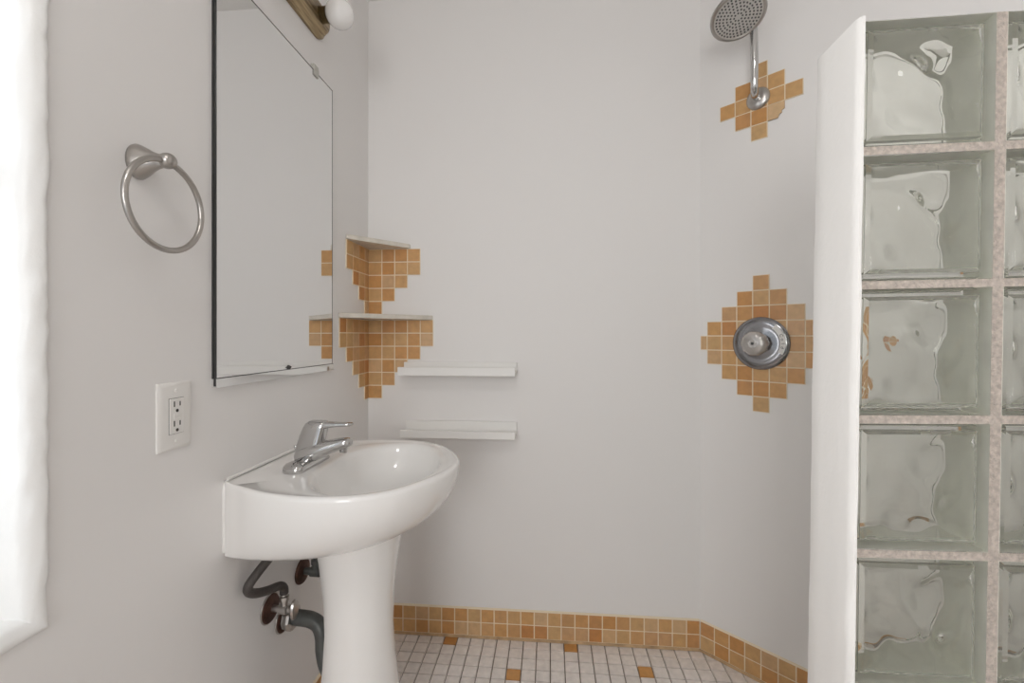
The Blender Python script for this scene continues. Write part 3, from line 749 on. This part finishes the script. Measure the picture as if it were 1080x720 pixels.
face = bmesh.new(); lathe(face, hc + fn_*0.0003, fn_, [(RR-0.0105, 0), (RR-0.0105, 0.001), (0.001, 0.0015)], 56); fo = obj('spray_face', face, M['spray'], hd, 40)
bmn = bmesh.new()
for ring_, cnt in ((0.012, 8), (0.0225, 14), (0.033, 20), (0.0435, 26), (0.054, 32), (0.0635, 38)):
    for k in range(cnt):
        a_ = 2*PI*(k+0.5*(cnt//6 % 2))/cnt; p = hc + u*(ring_*math.cos(a_)) + v*(ring_*math.sin(a_))
        lathe(bmn, p + fn_*0.0012, fn_, [(0.0030, 0), (0.0025, 0.0022), (0.0012, 0.0028)], 8)
nzo = obj('nozzles', bmn, M['rubber'], hd, 40, label='dark rubber spray nozzles'); nzo['kind'] = 'stuff'

# ------------------------------------------------------------------ shower valve
vs_, vz_ = 0.2085, 1.1435
vv = thing('shower_valve', 'round chrome shower valve plate with grey knob amid the large orange tile patch', 'shower valve', dw(vs_, 0, vz_))
bm = bmesh.new(); lathe(bm, dw(vs_, 0.0056, vz_), ND, [(0.0885, 0), (0.0890, 0.003), (0.0860, 0.007), (0.078, 0.0105), (0.066, 0.0125), (0.060, 0.0115), (0.050, 0.0125), (0.030, 0.016), (0.024, 0.017)], 64)
pl = obj('escutcheon', bm, M['gunmetal'], vv, 30)
def arc_band(bm, r0, r1, a0, a1, d, n=24):
    A = []
    for k in range(n+1):
        a_ = math.radians(a0 + (a1-a0)*k/n)
        A.append([dw(vs_ + r*math.cos(a_), dd, vz_ + r*math.sin(a_)) for r, dd in ((r0, d), (r1, d-0.0012), (r1, d-0.004), (r0, d-0.003))])
    loft(bm, A)
bm = bmesh.new(); arc_band(bm, 0.0625, 0.0775, -28, 52, 0.0192); bd = obj('scale_band', bm, M['plastic'], pl, label='white curved scale with lettering')
# lettering along the band, following the curve
def glyph(ch, size):
    cu = bpy.data.curves.new('lettering', 'FONT'); cu.body = ch; cu.size = size; cu.align_x = 'CENTER'; cu.align_y = 'CENTER'; cu.extrude = 0.0002
    o = bpy.data.objects.new('lettering', cu); C.objects.link(o); bpy.context.view_layer.update()
    dg = bpy.context.evaluated_depsgraph_get(); me_ = bpy.data.meshes.new_from_object(o.evaluated_get(dg))
    bpy.data.objects.remove(o); bpy.data.curves.remove(cu); return me_
bm = bmesh.new()
for i, ch in enumerate('Cold'):
    me_ = glyph(ch, 0.0145); a_ = math.radians(22 - i*11.0); r = 0.070
    org = dw(vs_ + r*math.cos(a_), 0.0190, vz_ + r*math.sin(a_))
    e1 = SD*math.sin(a_) + V((0, 0, -math.cos(a_))); e2 = SD*math.cos(a_) + V((0, 0, math.sin(a_)))   # reading clockwise
    b_ = bmesh.new(); b_.from_mesh(me_)
    vm = [bm.verts.new(org + e1*q.co.x + e2*q.co.y + ND*q.co.z) for q in b_.verts]
    b_.verts.index_update()
    for f in b_.faces: bm.faces.new([vm[q.index] for q in f.verts])
    b_.free(); bpy.data.meshes.remove(me_)
obj('lettering', bm, M['lettering'], bd)
bm = bmesh.new(); lathe(bm, dw(vs_, 0.0232, vz_), ND, [(0.024, 0), (0.026, 0.002), (0.026, 0.008), (0.021, 0.010), (0.020, 0.018)], 36); obj('collar', bm, M['chrome'], vv, 30)
bm = bmesh.new()
rings = []; u, v, _ = frame(ND); kc = dw(vs_, 0.0415, vz_)
for r, h_, f_ in ((0.020, 0, 0), (0.034, 0.002, 0.4), (0.0395, 0.008, 1), (0.0395, 0.030, 1), (0.036, 0.038, 0.8), (0.029, 0.043, 0.4), (0.014, 0.0445, 0.1), (0.0125, 0.043, 0), (0.0005, 0.043, 0)):
    rings.append([kc + ND*h_ + (u*math.cos(2*PI*k/48) + v*math.sin(2*PI*k/48))*(r*(1 + 0.025*f_*math.cos(10*2*PI*k/48))) for k in range(48)])
loft(bm, rings); kn = obj('knob', bm, M['acrylic'], vv, 40, label='fluted grey acrylic knob')
bm = bmesh.new(); lathe(bm, kc + ND*0.0432, ND, [(0.0045, 0), (0.0045, 0.001), (0.002, 0.0014)], 16); obj('knob_screw', bm, M['dark'], kn, 40)

# ------------------------------------------------------------------ unseen ceiling lamp, added to fill the room with even light
cl = thing('added_ceiling_light', 'round white ceiling lamp added as unseen fill behind the camera', 'added fill light', (0.6, -0.35, CEIL))
bm = bmesh.new(); lathe(bm, (0.6, -0.35, CEIL-0.0005), (0, 0, -1), [(0.16, 0), (0.165, 0.01), (0.16, 0.025), (0.15, 0.026)], 40); obj('added_lamp_base', bm, M['nickel'], cl, 40)
bm = bmesh.new(); lathe(bm, (0.6, -0.35, CEIL-0.0265), (0, 0, -1), [(0.148, 0), (0.148, 0.01), (0.135, 0.035), (0.105, 0.055), (0.06, 0.068), (0.001, 0.072)], 40); obj('added_lamp_dome', bm, M['lamp'], cl, 180)
